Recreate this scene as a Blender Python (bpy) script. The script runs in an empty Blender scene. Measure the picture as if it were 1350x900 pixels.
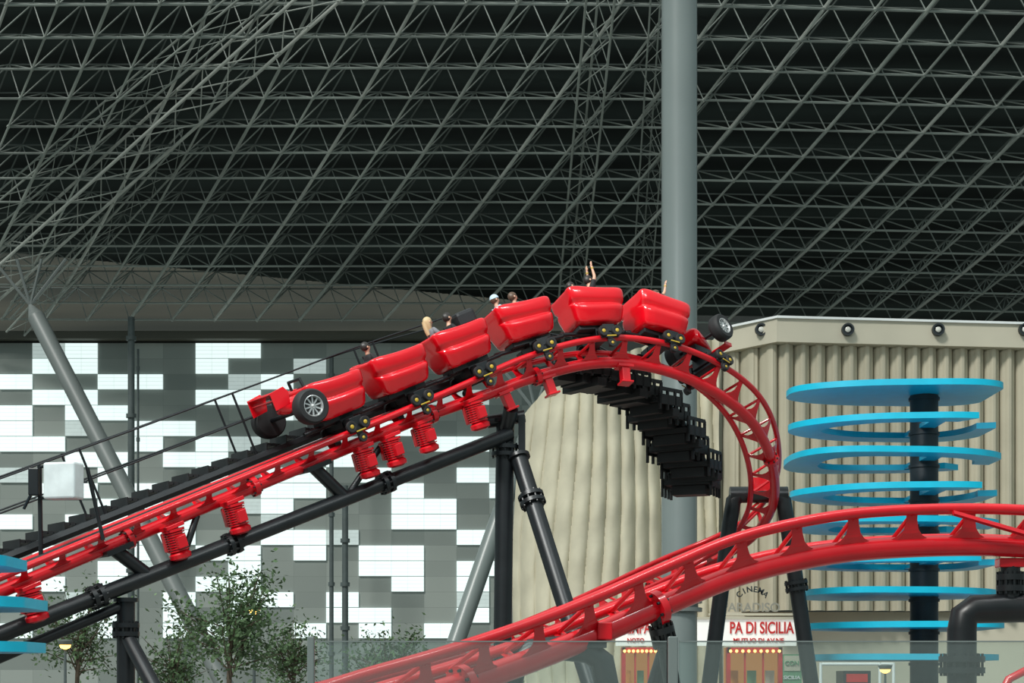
import bpy, bmesh, math, random
from mathutils import Vector, Matrix
random.seed(7)
scene = bpy.context.scene
scene.view_settings.view_transform = 'Standard'
COL = scene.collection
F = 2200.0; HY = 895.0; EYE = 1.6
def P(px, py, Y): return Vector(((px-675)/F*Y, Y, EYE+(HY-py)/F*Y))
def PX(v): return 675+F*v.x/v.y
def PY(v): return HY-F*(v.z-EYE)/v.y
def GPY(Y): return HY+EYE*F/Y     # pixel row of the ground at depth Y
V = Vector
# ------------------------------------------------------------ materials
def mat(name, col, rough=.5, metal=0, var=.12, scale=3.0, bump=0, coat=0, emit=None, es=0, spec=.5):
    m = bpy.data.materials.new(name); m.use_nodes = True
    nt = m.node_tree; b = nt.nodes['Principled BSDF']
    tc = nt.nodes.new('ShaderNodeTexCoord'); n = nt.nodes.new('ShaderNodeTexNoise')
    n.inputs['Scale'].default_value = scale; n.inputs['Detail'].default_value = 4
    nt.links.new(tc.outputs['Object'], n.inputs['Vector'])
    r = nt.nodes.new('ShaderNodeValToRGB')
    r.color_ramp.elements[0].position = .3; r.color_ramp.elements[1].position = .7
    r.color_ramp.elements[0].color = tuple(max(0, c*(1-var)) for c in col)+(1,)
    r.color_ramp.elements[1].color = tuple(min(1, c*(1+var)) for c in col)+(1,)
    nt.links.new(n.outputs['Fac'], r.inputs['Fac']); nt.links.new(r.outputs['Color'], b.inputs['Base Color'])
    b.inputs['Roughness'].default_value = rough; b.inputs['Metallic'].default_value = metal
    b.inputs['Specular IOR Level'].default_value = spec
    b.inputs['Coat Weight'].default_value = coat; b.inputs['Coat Roughness'].default_value = .08
    if emit:
        b.inputs['Emission Color'].default_value = tuple(emit)+(1,); b.inputs['Emission Strength'].default_value = es
    if bump:
        bp = nt.nodes.new('ShaderNodeBump'); bp.inputs['Strength'].default_value = bump
        nt.links.new(n.outputs['Fac'], bp.inputs['Height']); nt.links.new(bp.outputs['Normal'], b.inputs['Normal'])
    return m
M = {}
M['red'] = mat('red_paint', (.60, .004, .012), .30, var=.08, coat=.35, spec=.4)
M['carred'] = mat('glossy_car_red', (.74, .003, .012), .24, var=.04, coat=.7, spec=.45)
M['black'] = mat('black_steel', (.010, .012, .014), .36, var=.2, spec=.45)
M['grate'] = mat('black_grating', (.008, .009, .010), .6)
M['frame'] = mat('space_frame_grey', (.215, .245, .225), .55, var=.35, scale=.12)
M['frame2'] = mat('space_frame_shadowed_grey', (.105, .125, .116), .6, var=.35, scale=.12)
M['beam'] = mat('pale_truss_grey', (.25, .28, .255), .55, var=.3, scale=.15)
M['beam2'] = mat('palest_truss_grey', (.35, .375, .345), .55, var=.2, scale=.2)
M['pillar'] = mat('pillar_grey', (.18, .212, .208), .35, var=.05, scale=.5)
M['pillar2'] = mat('pillar_dull_grey', (.15, .17, .165), .45, var=.1, scale=.5)
M['pipe'] = mat('pipe_grey', (.07, .09, .09), .5)
M['tyre'] = mat('tyre_rubber', (.012, .012, .013), .7)
M['rim'] = mat('silver_rim', (.55, .56, .56), .3, .6)
M['yellow'] = mat('yellow_parts', (.50, .33, .03), .4)
M['blue'] = mat('cyan_blue_paint', (.002, .44, .64), .4, var=.05)
M['tpost'] = mat('dark_post', (.018, .024, .028), .45)
M['seat'] = mat('black_seat', (.012, .012, .014), .55)
M['skin'] = mat('skin', (.62, .36, .25), .5, var=.05)
M['floor'] = mat('floor_stone', (.22, .22, .2), .5, scale=.5)
M['cream'] = mat('cream_plaster', (.52, .485, .385), .7, var=.06, scale=.4)
M['white'] = mat('white_panel', (.75, .78, .78), .5, var=.03)
M['signwhite'] = mat('lit_sign_white', (.8, .8, .76), .5, var=.03, emit=(1, .98, .92), es=.3)
M['shopred'] = mat('shop_red', (.5, .02, .02), .5)
M['letterred'] = mat('letter_red', (.6, .02, .02), .5)
M['letterdark'] = mat('letter_grey', (.27, .26, .22), .5)
M['brownglass'] = mat('warm_lit_glass', (.08, .05, .03), .25, emit=(1, .42, .10), es=.4)
M['bulb'] = mat('warm_bulb', (1, .7, .25), .4, emit=(1, .55, .12), es=4)
M['lens'] = mat('lamp_lens', (.6, .6, .55), .2)
M['green'] = mat('poster_green', (.15, .32, .18), .6)
M['orange'] = mat('poster_orange', (.6, .25, .05), .6)
M['leaf'] = mat('leaves', (.08, .14, .06), .6, var=.5, scale=1.5)
M['bark'] = mat('bark', (.08, .06, .04), .8)
M['darkwall'] = mat('dark_wall', (.02, .026, .024), .8)
M['lampbox'] = mat('lamp_housing_white', (.62, .66, .66), .4)
M['pleat'] = mat('pleated_beige', (.45, .415, .315), .75, var=.08, scale=.5)
M['drape'] = mat('cream_drape', (.51, .475, .36), .75, var=.14, scale=.6)
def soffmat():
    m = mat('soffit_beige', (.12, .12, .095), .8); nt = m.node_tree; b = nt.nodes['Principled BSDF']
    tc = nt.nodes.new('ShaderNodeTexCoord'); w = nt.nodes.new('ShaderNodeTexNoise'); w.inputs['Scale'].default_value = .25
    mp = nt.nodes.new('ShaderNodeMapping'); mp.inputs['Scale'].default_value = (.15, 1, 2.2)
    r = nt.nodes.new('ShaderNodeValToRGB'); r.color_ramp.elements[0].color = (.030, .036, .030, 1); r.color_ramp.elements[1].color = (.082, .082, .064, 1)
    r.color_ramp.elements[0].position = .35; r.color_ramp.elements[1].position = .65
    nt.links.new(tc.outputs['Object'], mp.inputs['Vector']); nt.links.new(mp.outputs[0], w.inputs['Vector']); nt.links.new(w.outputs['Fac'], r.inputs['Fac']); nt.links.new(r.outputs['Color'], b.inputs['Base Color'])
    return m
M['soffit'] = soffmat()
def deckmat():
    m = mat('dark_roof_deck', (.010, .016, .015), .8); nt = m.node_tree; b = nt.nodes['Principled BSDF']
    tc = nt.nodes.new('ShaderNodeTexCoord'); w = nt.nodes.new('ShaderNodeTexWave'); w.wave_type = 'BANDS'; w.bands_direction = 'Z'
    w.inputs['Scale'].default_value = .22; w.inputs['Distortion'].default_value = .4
    r = nt.nodes.new('ShaderNodeValToRGB'); r.color_ramp.elements[0].color = (.004, .009, .008, 1); r.color_ramp.elements[1].color = (.026, .040, .037, 1)  # dark and paler wave bands paint the purlin shading into the deck colour
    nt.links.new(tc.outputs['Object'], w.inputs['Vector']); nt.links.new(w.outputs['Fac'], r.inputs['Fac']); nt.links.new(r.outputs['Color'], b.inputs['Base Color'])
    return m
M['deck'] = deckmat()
def wallmat():
    m = mat('panel_wall', (.1, .1, .1), .6); nt = m.node_tree; b = nt.nodes['Principled BSDF']
    tc = nt.nodes.new('ShaderNodeTexCoord'); sp = nt.nodes.new('ShaderNodeSeparateXYZ'); cb = nt.nodes.new('ShaderNodeCombineXYZ')
    br = nt.nodes.new('ShaderNodeTexBrick'); br.offset = 0; br.inputs['Scale'].default_value = 1
    br.inputs['Brick Width'].default_value = 2.15; br.inputs['Row Height'].default_value = 1.025; br.inputs['Mortar Size'].default_value = .008
    br.inputs['Color1'].default_value = (.19, .22, .205, 1); br.inputs['Color2'].default_value = (.31, .345, .32, 1); br.inputs['Mortar'].default_value = (.16, .185, .175, 1)
    nt.links.new(tc.outputs['Object'], sp.inputs[0]); nt.links.new(sp.outputs['X'], cb.inputs['X']); nt.links.new(sp.outputs['Z'], cb.inputs['Y'])
    nt.links.new(cb.outputs[0], br.inputs['Vector']); nt.links.new(br.outputs['Color'], b.inputs['Base Color'])
    return m
M['panelwall'] = wallmat()
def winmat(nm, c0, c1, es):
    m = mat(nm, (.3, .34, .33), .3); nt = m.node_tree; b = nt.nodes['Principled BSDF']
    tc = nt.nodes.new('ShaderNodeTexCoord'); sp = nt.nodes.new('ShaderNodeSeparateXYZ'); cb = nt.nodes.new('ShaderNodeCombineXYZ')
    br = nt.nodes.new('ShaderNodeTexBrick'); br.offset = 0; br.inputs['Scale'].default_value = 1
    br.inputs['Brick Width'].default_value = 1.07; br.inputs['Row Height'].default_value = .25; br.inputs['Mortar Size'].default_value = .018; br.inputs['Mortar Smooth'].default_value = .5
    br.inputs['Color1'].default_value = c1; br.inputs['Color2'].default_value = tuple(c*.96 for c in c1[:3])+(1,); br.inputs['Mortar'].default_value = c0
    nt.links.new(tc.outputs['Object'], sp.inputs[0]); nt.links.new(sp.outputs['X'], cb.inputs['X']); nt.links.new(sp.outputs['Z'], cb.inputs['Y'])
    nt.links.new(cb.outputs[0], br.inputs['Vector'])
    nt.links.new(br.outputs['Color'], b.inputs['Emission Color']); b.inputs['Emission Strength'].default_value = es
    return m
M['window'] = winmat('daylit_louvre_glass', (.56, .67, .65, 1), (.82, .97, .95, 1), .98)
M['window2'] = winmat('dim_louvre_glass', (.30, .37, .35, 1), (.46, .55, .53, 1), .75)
def glassmat():
    m = bpy.data.materials.new('clear_glass'); m.use_nodes = True; nt = m.node_tree; nt.nodes.clear()
    o = nt.nodes.new('ShaderNodeOutputMaterial'); mx = nt.nodes.new('ShaderNodeMixShader'); t = nt.nodes.new('ShaderNodeBsdfTransparent')
    d = nt.nodes.new('ShaderNodeBsdfPrincipled'); d.inputs['Base Color'].default_value = (.5, .58, .57, 1); d.inputs['Roughness'].default_value = .1
    t.inputs['Color'].default_value = (.88, .93, .92, 1); mx.inputs[0].default_value = .10
    nt.links.new(t.outputs[0], mx.inputs[1]); nt.links.new(d.outputs[0], mx.inputs[2]); nt.links.new(mx.outputs[0], o.inputs['Surface'])
    return m
M['glass'] = glassmat()

# ------------------------------------------------------------ mesh builder
ORIG = {}
def frame_of(d):
    d = d.normalized(); a = V((0, 0, 1)) if abs(d.z) < .95 else V((1, 0, 0))
    x = d.cross(a).normalized(); return x, x.cross(d).normalized()
def lerp(a, b, t): return a+(b-a)*t
class MB:
    def __init__(s): s.v = []; s.f = []
    def ring(s, c, x, y, r, n):
        b = len(s.v)
        for k in range(n):
            a = 2*math.pi*k/n; s.v.append(c+x*(r*math.cos(a))+y*(r*math.sin(a)))
        return b
    def join(s, a, b, n):
        for k in range(n): s.f.append((a+k, a+(k+1) % n, b+(k+1) % n, b+k))
    def tube(s, p, q, r, r2=None, n=12, cap=True):
        p = V(p); q = V(q); x, y = frame_of(q-p)
        a = s.ring(p, x, y, r, n); b = s.ring(q, x, y, r if r2 is None else r2, n); s.join(a, b, n)
        if cap: s.f.append(tuple(range(a+n-1, a-1, -1))); s.f.append(tuple(range(b, b+n)))
        return s
    def sweep(s, pts, r, n=10):
        pr = None; x = None
        for i, p in enumerate(pts):
            d = (pts[min(i+1, len(pts)-1)]-pts[max(i-1, 0)]).normalized()
            if x is None: x, y = frame_of(d)
            else:
                x = (x-d*x.dot(d)).normalized(); y = x.cross(d).normalized()
            b = s.ring(V(p), x, y, r, n)
            if pr is not None: s.join(pr, b, n)
            else: s.f.append(tuple(range(b+n-1, b-1, -1)))
            pr = b
        s.f.append(tuple(range(pr, pr+n))); return s
    def lathe(s, o, ax, prof, n=20):
        o = V(o); ax = V(ax).normalized(); x, y = frame_of(ax); pr = None
        for (h, r) in prof:
            b = s.ring(o+ax*h, x, y, max(r, .0005), n)
            if pr is not None: s.join(pr, b, n)
            else: s.f.append(tuple(range(b+n-1, b-1, -1)))
            pr = b
        s.f.append(tuple(range(pr, pr+n))); return s
    def box(s, c, hx, hy, hz):
        c = V(c); hx = V(hx); hy = V(hy); hz = V(hz); b = len(s.v)
        for k in (-1, 1):
            for j in (-1, 1):
                for i in (-1, 1): s.v.append(c+hx*i+hy*j+hz*k)
        for f in ((0, 2, 3, 1), (4, 5, 7, 6), (0, 1, 5, 4), (2, 6, 7, 3), (0, 4, 6, 2), (1, 3, 7, 5)): s.f.append(tuple(b+i for i in f))
        return s
    def bx(s, c, sx, sy, sz): return s.box(c, (sx/2, 0, 0), (0, sy/2, 0), (0, 0, sz/2))
    def hull(s, pts, th):
        b = len(s.v); n = len(pts)
        for p in pts: s.v.append(V(p))
        for p in pts: s.v.append(V(p)+V(th))
        s.f.append(tuple(range(b+n-1, b-1, -1))); s.f.append(tuple(range(b+n, b+2*n)))
        for k in range(n): s.f.append((b+k, b+(k+1) % n, b+n+(k+1) % n, b+n+k))
        return s
    def grid(s, rows):
        b = len(s.v); m = len(rows[0])
        for r in rows: s.v += [V(p) for p in r]
        for j in range(len(rows)-1):
            for i in range(m-1): s.f.append((b+j*m+i, b+j*m+i+1, b+(j+1)*m+i+1, b+(j+1)*m+i))
        return s
    def build(s, name, m, parent=None, smooth=True, sub=0, bevel=0):
        if parent is not None: org = ORIG[parent.name]
        else:
            xs = [p.x for p in s.v]; ys = [p.y for p in s.v]; zs = [p.z for p in s.v]
            org = V(((min(xs)+max(xs))/2, (min(ys)+max(ys))/2, min(zs)))
        me = bpy.data.meshes.new(name); me.from_pydata([tuple(p-org) for p in s.v], [], s.f); me.update()
        bm = bmesh.new(); bm.from_mesh(me); bmesh.ops.recalc_face_normals(bm, faces=bm.faces)
        for f in bm.faces: f.smooth = smooth
        if smooth:
            for e in bm.edges:
                if len(e.link_faces) == 2 and e.calc_face_angle(0) > .75: e.smooth = False
        bm.to_mesh(me); bm.free()
        me.materials.append(M[m] if isinstance(m, str) else m)
        o = bpy.data.objects.new(name, me); COL.objects.link(o)
        if parent is not None: o.parent = parent
        else: o.location = org
        ORIG[o.name] = org
        if bevel:
            md = o.modifiers.new('bev', 'BEVEL'); md.width = bevel; md.segments = 2; md.limit_method = 'ANGLE'
        if sub:
            md = o.modifiers.new('sub', 'SUBSURF'); md.levels = sub; md.render_levels = sub
        return o
def thing(name, loc, label, cat, group=None):
    o = bpy.data.objects.new(name, None); COL.objects.link(o); o.location = loc; ORIG[o.name] = V(loc)
    o['label'] = label; o['category'] = cat
    if group: o['group'] = group
    return o
def struct(o): o['kind'] = 'structure'; return o
def copy_tree(o, parent=None):
    c = o.copy(); COL.objects.link(c); c.parent = parent
    for ch in list(o.children): copy_tree(ch, c)
    return c
def text(s, size, m, parent, loc, ext=.03, rx=math.pi/2, width=None, name='lettering'):
    cu = bpy.data.curves.new('t', 'FONT'); cu.body = s; cu.size = size; cu.extrude = ext; cu.align_x = 'CENTER'; cu.align_y = 'CENTER'; cu.offset = size*.018
    t = bpy.data.objects.new('t', cu); COL.objects.link(t); bpy.context.view_layer.update()
    me = bpy.data.meshes.new_from_object(t.evaluated_get(bpy.context.evaluated_depsgraph_get()))
    bpy.data.objects.remove(t); me.materials.clear(); me.materials.append(M[m])
    if width:
        w = max(v.co.x for v in me.vertices)-min(v.co.x for v in me.vertices)
        for v in me.vertices: v.co.x *= width/w
    o = bpy.data.objects.new(name, me); COL.objects.link(o); o.parent = parent
    o.location = V(loc)-ORIG[parent.name]; o.rotation_euler = (rx, 0, 0); ORIG[o.name] = V(loc); return o

# ------------------------------------------------------------ camera, light
cam = bpy.data.cameras.new('camera'); co = bpy.data.objects.new('camera', cam); COL.objects.link(co)
co.location = (0, 0, EYE); co.rotation_euler = (math.pi/2, 0, 0)
cam.sensor_width = 36; cam.lens = F/1350*36; cam.shift_y = (HY-450)/1350; cam.clip_end = 500
scene.camera = co
w = bpy.data.worlds.new('world'); scene.world = w; w.use_nodes = True
wn = w.node_tree; bg = wn.nodes['Background']; bg.inputs['Strength'].default_value = .72
tc = wn.nodes.new('ShaderNodeTexCoord'); sp = wn.nodes.new('ShaderNodeSeparateXYZ'); mr = wn.nodes.new('ShaderNodeMapRange'); mr.inputs[1].default_value = -1; mr.inputs[2].default_value = 1
rp = wn.nodes.new('ShaderNodeValToRGB')
el = rp.color_ramp.elements; el[0].position = .40; el[0].color = (.08, .10, .10, 1); el[1].position = 1; el[1].color = (1.05, 1.2, 1.18, 1)
e_ = el.new(.52); e_.color = (.26, .35, .35, 1); e_ = el.new(.72); e_.color = (.54, .69, .69, 1)
wn.links.new(tc.outputs['Generated'], sp.inputs[0]); wn.links.new(sp.outputs['Z'], mr.inputs[0]); wn.links.new(mr.outputs[0], rp.inputs[0]); wn.links.new(rp.outputs[0], bg.inputs['Color'])
def light(kind, loc, tgt, e, size=None, color=(1, 1, 1), angle=None):
    l = bpy.data.lights.new('lamp', kind); l.energy = e; l.color = color
    if kind == 'AREA': l.shape = 'RECTANGLE'; l.size, l.size_y = size
    if angle: l.angle = angle
    o = bpy.data.objects.new('skylight_'+kind.lower(), l); COL.objects.link(o); o.location = loc
    o.rotation_euler = (V(tgt)-V(loc)).to_track_quat('-Z', 'Y').to_euler(); return o
light('SUN', (-22, 2, 50), (5, 40, 5), 2.5, angle=.2, color=(1, .985, .93))
light('AREA', (-8, 22, 22), (1, 38, 7), 3000, (12, 1.0), color=(.94, 1, 1))
light('AREA', (10, 20, 22), (6, 36, 5), 1500, (8, 1.0), color=(.94, 1, 1))

# ------------------------------------------------------------ setting
struct(MB().grid([[(-80, -5, 0), (80, -5, 0)], [(-80, 125, 0), (80, 125, 0)]]).build('floor', 'floor', smooth=False))
WY = 110.0
x0 = P(-150, 0, WY).x; x1 = P(760, 0, WY).x; zt = P(0, 452, WY).z
cw = 43/F*WY; rh = 20.5/F*WY
ox = P(0, 0, WY).x
b = MB().bx(((x0+x1)/2, WY+.3, zt/2), x1-x0, .5, zt).build('wall_back', 'panelwall', smooth=False); struct(b)
me = b.data; d = V((ox, WY, zt-20*rh))-b.location
for v in me.vertices: v.co -= d
b.location = b.location+d
rowsb = [".o#...##........", ".##...#..o......", "#..##..o#.......", ".##...##..#..oo.", "#.##....#o..o...", "#.o.##.....##...", "##..#.#o.oo..##.",
 "..##.##...#.....", "o..#..#.##.#..#o", ".##.#...##..#..#", "...##..o#...##..", "#.##.#..o...##..", "....##..##o...#.", ".#..#.##.#.##...",
 "#..#o..#...##.##", ".#.#..##....#.#.", "#.o..#.##.#...o.", "..##.#.#..##..#.", "#..#.##..#.#.#.."]
wme = {}; wn_ = 0
for j, r in enumerate(rowsb):
    for i, c in enumerate(r[:16]):
        if c == '.': continue
        wn_ += 1; cx = ox+(i+.5)*cw; cz = zt-(j+.5)*rh
        if c not in wme:
            o = MB().bx((cx, WY-.02, cz), cw*.995, .12, rh*.95).build('window_%d' % wn_, 'window' if c == '#' else 'window2', smooth=False); wme[c] = o
        else:
            o = wme[c].copy(); COL.objects.link(o); o.name = 'window_%d' % wn_; o.location = (cx, WY-.02, cz-rh*.475)
        o['kind'] = 'structure'
a = P(-160, 448, 112.0); c = P(745, 300, 112.0)
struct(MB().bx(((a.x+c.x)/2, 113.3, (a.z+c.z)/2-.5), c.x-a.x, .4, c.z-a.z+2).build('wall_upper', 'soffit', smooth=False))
a = P(740, 900, 116); c = P(1460, 360, 116)
struct(MB().bx(((a.x+c.x)/2, 116, c.z/2), c.x-a.x, .4, c.z).build('wall_far', 'darkwall', smooth=False))
a = P(-160, 440, 109); c = P(740, 440, 109)
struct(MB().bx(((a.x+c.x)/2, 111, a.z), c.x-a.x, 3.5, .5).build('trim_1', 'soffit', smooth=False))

# ------------------------------------------------------------ space frame
NJ = 18; prof = []
Yj, Zj = 108.0, P(0, 424, 108).z
for j in range(NJ):
    prof.append((Yj, Zj)); Yj -= 1.4; Zj += .78+.038*j
MOD = 2.75; LEAN = 1.08
def nd(i, j, up=0):
    if j < 0: y, z = prof[0][0]-1.6*j, prof[0][1]+.7*j
    else:
        k = min(int(j), NJ-2); f_ = min(j, NJ-1)-k
        y, z = lerp(prof[k][0], prof[k+1][0], f_), lerp(prof[k][1], prof[k+1][1], f_)
    x = MOD*i+LEAN*j
    p = V((x, y, z+.1*math.sin(x*.085+1.0)-.00018*x*x*(.3+.06*j)-.010*x))
    if up: p += V((MOD/2+LEAN/2, .75, 2.2))
    return p
I0, I1 = -22, 17
def vis(p): return -40 < PX(p) < 1390 and PY(p) > -60
sf = thing('space_frame', P(675, 420, 108), 'huge grey double-layer space frame of tubes hanging below the dark roof', 'space frame')
for j in range(NJ):
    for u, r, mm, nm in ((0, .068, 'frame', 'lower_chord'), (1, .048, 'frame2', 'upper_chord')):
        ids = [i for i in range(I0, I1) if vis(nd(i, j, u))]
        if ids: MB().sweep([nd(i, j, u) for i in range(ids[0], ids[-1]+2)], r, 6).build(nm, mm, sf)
for i in range(I0, I1):
    for u, r, mm, nm in ((0, .10 if i % 2 else .07, 'beam2' if i % 4 == 1 else 'beam', 'lower_cross_chord'), (1, .05, 'frame2', 'upper_cross_chord')):
        js = [j for j in range(NJ) if vis(nd(i, j, u))]
        if len(js) > 1: MB().sweep([nd(i, j, u) for j in range(js[0], js[-1]+1)], r, 6).build(nm, mm, sf)
wb = MB(); jn = MB(); nb_ = 0; nj_ = 0
for j in range(NJ-1, -1, -1):
    for i in range(I0, I1):
        p = nd(i, j)
        if not vis(p): continue
        jm = jn if nj_ >= 100 else MB()
        jm.lathe(p-V((0, 0, .13)), (0, 0, 1), [(0, .03), (.13, .14), (.26, .03)], n=6)
        if nj_ < 100: jm.build('node_joint', 'beam', sf)
        nj_ += 1
        if j < NJ-1:
            q = nd(i, j, 1)
            for (u, v) in ((0, 0), (1, 0), (0, 1), (1, 1)):
                if nb_ < 100: MB().tube(nd(i+u, j+v), q, .04, n=5, cap=False).build('diagonal_brace', 'frame', sf)
                else: wb.tube(nd(i+u, j+v), q, .04, n=4, cap=False)
                nb_ += 1
wb.build('diagonal_bracing', 'frame', sf)['kind'] = 'stuff'; jn.build('node_joints', 'beam', sf)['kind'] = 'stuff'
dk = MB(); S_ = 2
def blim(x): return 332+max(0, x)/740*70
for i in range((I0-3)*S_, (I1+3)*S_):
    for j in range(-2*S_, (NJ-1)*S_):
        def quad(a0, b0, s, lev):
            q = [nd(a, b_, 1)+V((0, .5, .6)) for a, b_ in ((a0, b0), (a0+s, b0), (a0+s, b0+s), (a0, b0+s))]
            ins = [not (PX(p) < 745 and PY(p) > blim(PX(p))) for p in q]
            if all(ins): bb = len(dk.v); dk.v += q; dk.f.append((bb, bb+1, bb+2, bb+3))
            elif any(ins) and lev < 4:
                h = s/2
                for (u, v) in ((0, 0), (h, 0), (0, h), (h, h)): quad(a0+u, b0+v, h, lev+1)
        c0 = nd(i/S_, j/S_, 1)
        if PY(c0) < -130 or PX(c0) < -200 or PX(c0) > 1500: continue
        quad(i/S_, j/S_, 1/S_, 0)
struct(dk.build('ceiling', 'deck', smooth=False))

def truss(pa, pb, wdt, n, r, label, mname='beam2'):
    t = thing('truss_beam', pa, label, 'truss beam'); d = (pb-pa); x, y = frame_of(d)
    off = [x*wdt/2, -x*wdt/2, y*wdt*.8]
    for o_ in off: MB().tube(pa+o_, pb+o_, r, n=8).build('chord', mname, t)
    w_ = MB()
    for k in range(n):
        a_, b_ = pa+d*(k/n), pa+d*((k+1)/n)
        for u in range(3): w_.tube(a_+off[u], b_+off[(u+1) % 3], r*.42, n=5)
    w_.build('lacing', mname, t); return t
truss(P(-60, 425, 107), P(470, -45, 86), 2.3, 16, .09, 'pale truss beam crossing the upper left of the roof diagonally')
truss(P(-60, 330, 104), P(390, -45, 86), 1.6, 14, .06, 'thinner pale truss beam in the top left corner of the roof', 'beam')
truss(P(20, 440, 107), P(250, 190, 98), 1.4, 8, .06, 'short pale truss beam fanning out at the lower left of the roof', 'beam')
truss(P(752, 395, 107), P(796, -45, 86), 1.5, 16, .07, 'upright truss beam in the roof just left of the tall pillar', 'beam')
truss(P(845, 395, 107), P(876, -45, 86), 1.2, 16, .05, 'upright truss beam in the roof nearest the tall pillar', 'frame')

# ------------------------------------------------------------ pillars and pipes
c = P(895.5, 0, 60); t = thing('pillar', (c.x, 60, 0), 'tall smooth pale grey pillar rising to the roof', 'pillar')
MB().tube((c.x, 60, 0), (c.x, 60, 31), .64, n=48).build('shaft', 'pillar', t)
zf = P(0, 797, 60).z
MB().lathe((c.x, 60, zf-.25), (0, 0, 1), [(0, .66), (0, .82), (.14, .82), (.14, .68), (.3, .68), (.3, .82), (.44, .82), (.44, .65)], n=48).build('flange', 'pillar2', t)
MB().lathe((c.x, 60, 0), (0, 0, 1), [(0, .95), (.1, .95), (.1, .68), (1.4, .68)], n=32).build('base_plate', 'pillar2', t)
def slant(pa, pb, r, label, mname='pillar2'):
    d = (pb-pa).normalized()
    if pb.z > 0: pb = pb+d*(pb.z/max(.01, -d.z))
    t = thing('inclined_strut', pb, label, 'strut')
    MB().tube(pa, pb, r, n=20).build('tube', mname, t)
    MB().tube(pa-d*.9, pa, r*.25, r, n=20).build('cone_end', mname, t)
    for u in (-1.3, -.4, .5, 1.4): MB().tube(pa-d*.9, pa-d*.9+V((u*1.6, -.5, 2.6)), .09, n=6).build('branch_rod', mname, t)
    return t
slant(P(48, 418, 98), P(262, 836, 92), .5, 'thick grey inclined roof strut standing before the window wall')
slant(P(700, 560, 96), P(604, 838, 92), .5, 'pale inclined strut behind the black coaster column', 'pillar')
def pipe(px, yt, Y, r, label):
    p = P(px, yt, Y); t = thing('wall_post', (p.x, Y, 0), label, 'post')
    MB().tube((p.x, Y, 0), p, r, n=12).build('shaft', 'pipe', t)
    for k in range(5): MB().lathe((p.x, Y, p.z*(k+.7)/5), (0, 0, 1), [(0, r), (0, r*1.5), (.25, r*1.5), (.25, r)], n=12).build('collar', 'pipe', t)
pipe(173, 418, 106, .22, 'thin dark upright post left of the motors in front of the window wall')
pipe(437, 470, 106, .14, 'thin dark upright post behind the rearmost car')
pipe(455, 640, 105, .2, 'thin dark upright post below the lift before the window wall')
pipe(182, 460, 107, .08, 'thinnest upright post beside the leftmost wall post')

# ------------------------------------------------------------ beige building
YC, YL_, Yr = 72.0, 74.4, 73.8
bt = thing('theatre_building', (P(1180, 0, 73).x, 76, 0), 'beige pleated building with a projecting fascia behind the blue tower', 'building')
zb_ = 4.6
top = P(0, 448, YC).z
XL = P(955, 0, YL_).x; XC = P(1025, 0, YC).x; XR = P(1470, 0, Yr).x
def front(x): return lerp(YL_, YC, (x-XL)/(XC-XL)) if x < XC else lerp(YC, Yr, (x-XC)/(XR-XC))
rows = [[], []]; n = 24*14
for k in range(n+1):
    t = k/n; x = lerp(XL, XR, t); ph = (k % 14)/14
    y = front(x)+1.0-.48*(1-abs(2*ph-1))**.7-.07*abs(math.sin(ph*math.pi*4))
    rows[0].append(V((x, y, zb_))); rows[1].append(V((x, y, top)))
MB().grid(rows).build('pleated_wall', 'pleat', bt)
MB().grid([[V((XL, YL_+.8, zb_)), V((XL+.3, YL_+8, zb_))], [V((XL, YL_+.8, top)), V((XL+.3, YL_+8, top))]]).build('side_wall', 'pleat', bt)
zt1, zb1 = P(0, 418, YC).z, P(0, 449, YC).z
MB().hull([(XC, YC+.2, zb1), (XL-.05, YL_+.2, zb1), (XL-.05, YL_+8, zb1), (XR, Yr+8, zb1), (XR, Yr+.2, zb1)], (0, 0, zt1-zb1)).build('fascia', 'cream', bt, smooth=False)
MB().hull([(XC, YC+.1, zt1), (XL-.15, YL_+.1, zt1), (XL-.15, YL_+8, zt1), (XR, Yr+8, zt1), (XR, Yr+.1, zt1)], (0, 0, .10)).build('coping', 'white', bt, smooth=False)
MB().box(V(((XL+XR)/2, 77, zb_/2)), ((XR-XL)/2, 0, 0), (0, 2.6, 0), (0, 0, zb_/2)).build('ground_floor', 'cream', bt, smooth=False)
dt = thing('draped_wall', (P(800, 0, 74).x, 74, 0), 'curved cream draped facade between the black column and the pale pillar', 'facade')
rows = []
A0, A1 = P(684, 0, 74).x, XL-.2
A1px = PX(V((A1, 74, 0)))
def topy(px):
    pts = [(684, 548), (715, 517), (745, 500), (800, 478), (860, 455), (958, 440)]
    for (a, ya), (b_, yb) in zip(pts, pts[1:]):
        if px <= b_: return lerp(ya, yb, (px-a)/(b_-a))
    return 440
NU = 300
for r in range(41):
    row = []; vv = r/40
    for k in range(NU+1):
        u = k/NU; px = lerp(684, A1px, u); x = lerp(A0, A1, u)
        z = lerp(.0, P(0, topy(px), 74).z, vv)
        bulge = 3.0*math.sin(math.pi*min(1, u*1.15)**.8 if u < .87 else math.pi)*(1-.35*vv**2)
        fs = abs(math.sin(u*math.pi*15+1.5*math.sin(vv*3.2+u*5)))
        fold = .26*fs**.6+.06*math.sin(vv*44+3*u)*fs
        x2 = x+.5*math.sin(vv*math.pi*1.1)*(.5-u)*-1.2*(1-u)
        row.append(V((x2, 75-bulge-fold, z)))
    rows.append(row)
MB().grid(rows).build('draped_surface', 'drape', dt)
MB().grid([[V((A0, 75, 0)), V((A0+1.5, 84, 0))], [V((A0, 75, P(0, 548, 74).z)), V((A0+1.5, 84, P(0, 548, 74).z))]]).build('return_wall', 'drape', dt, smooth=False)
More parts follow.
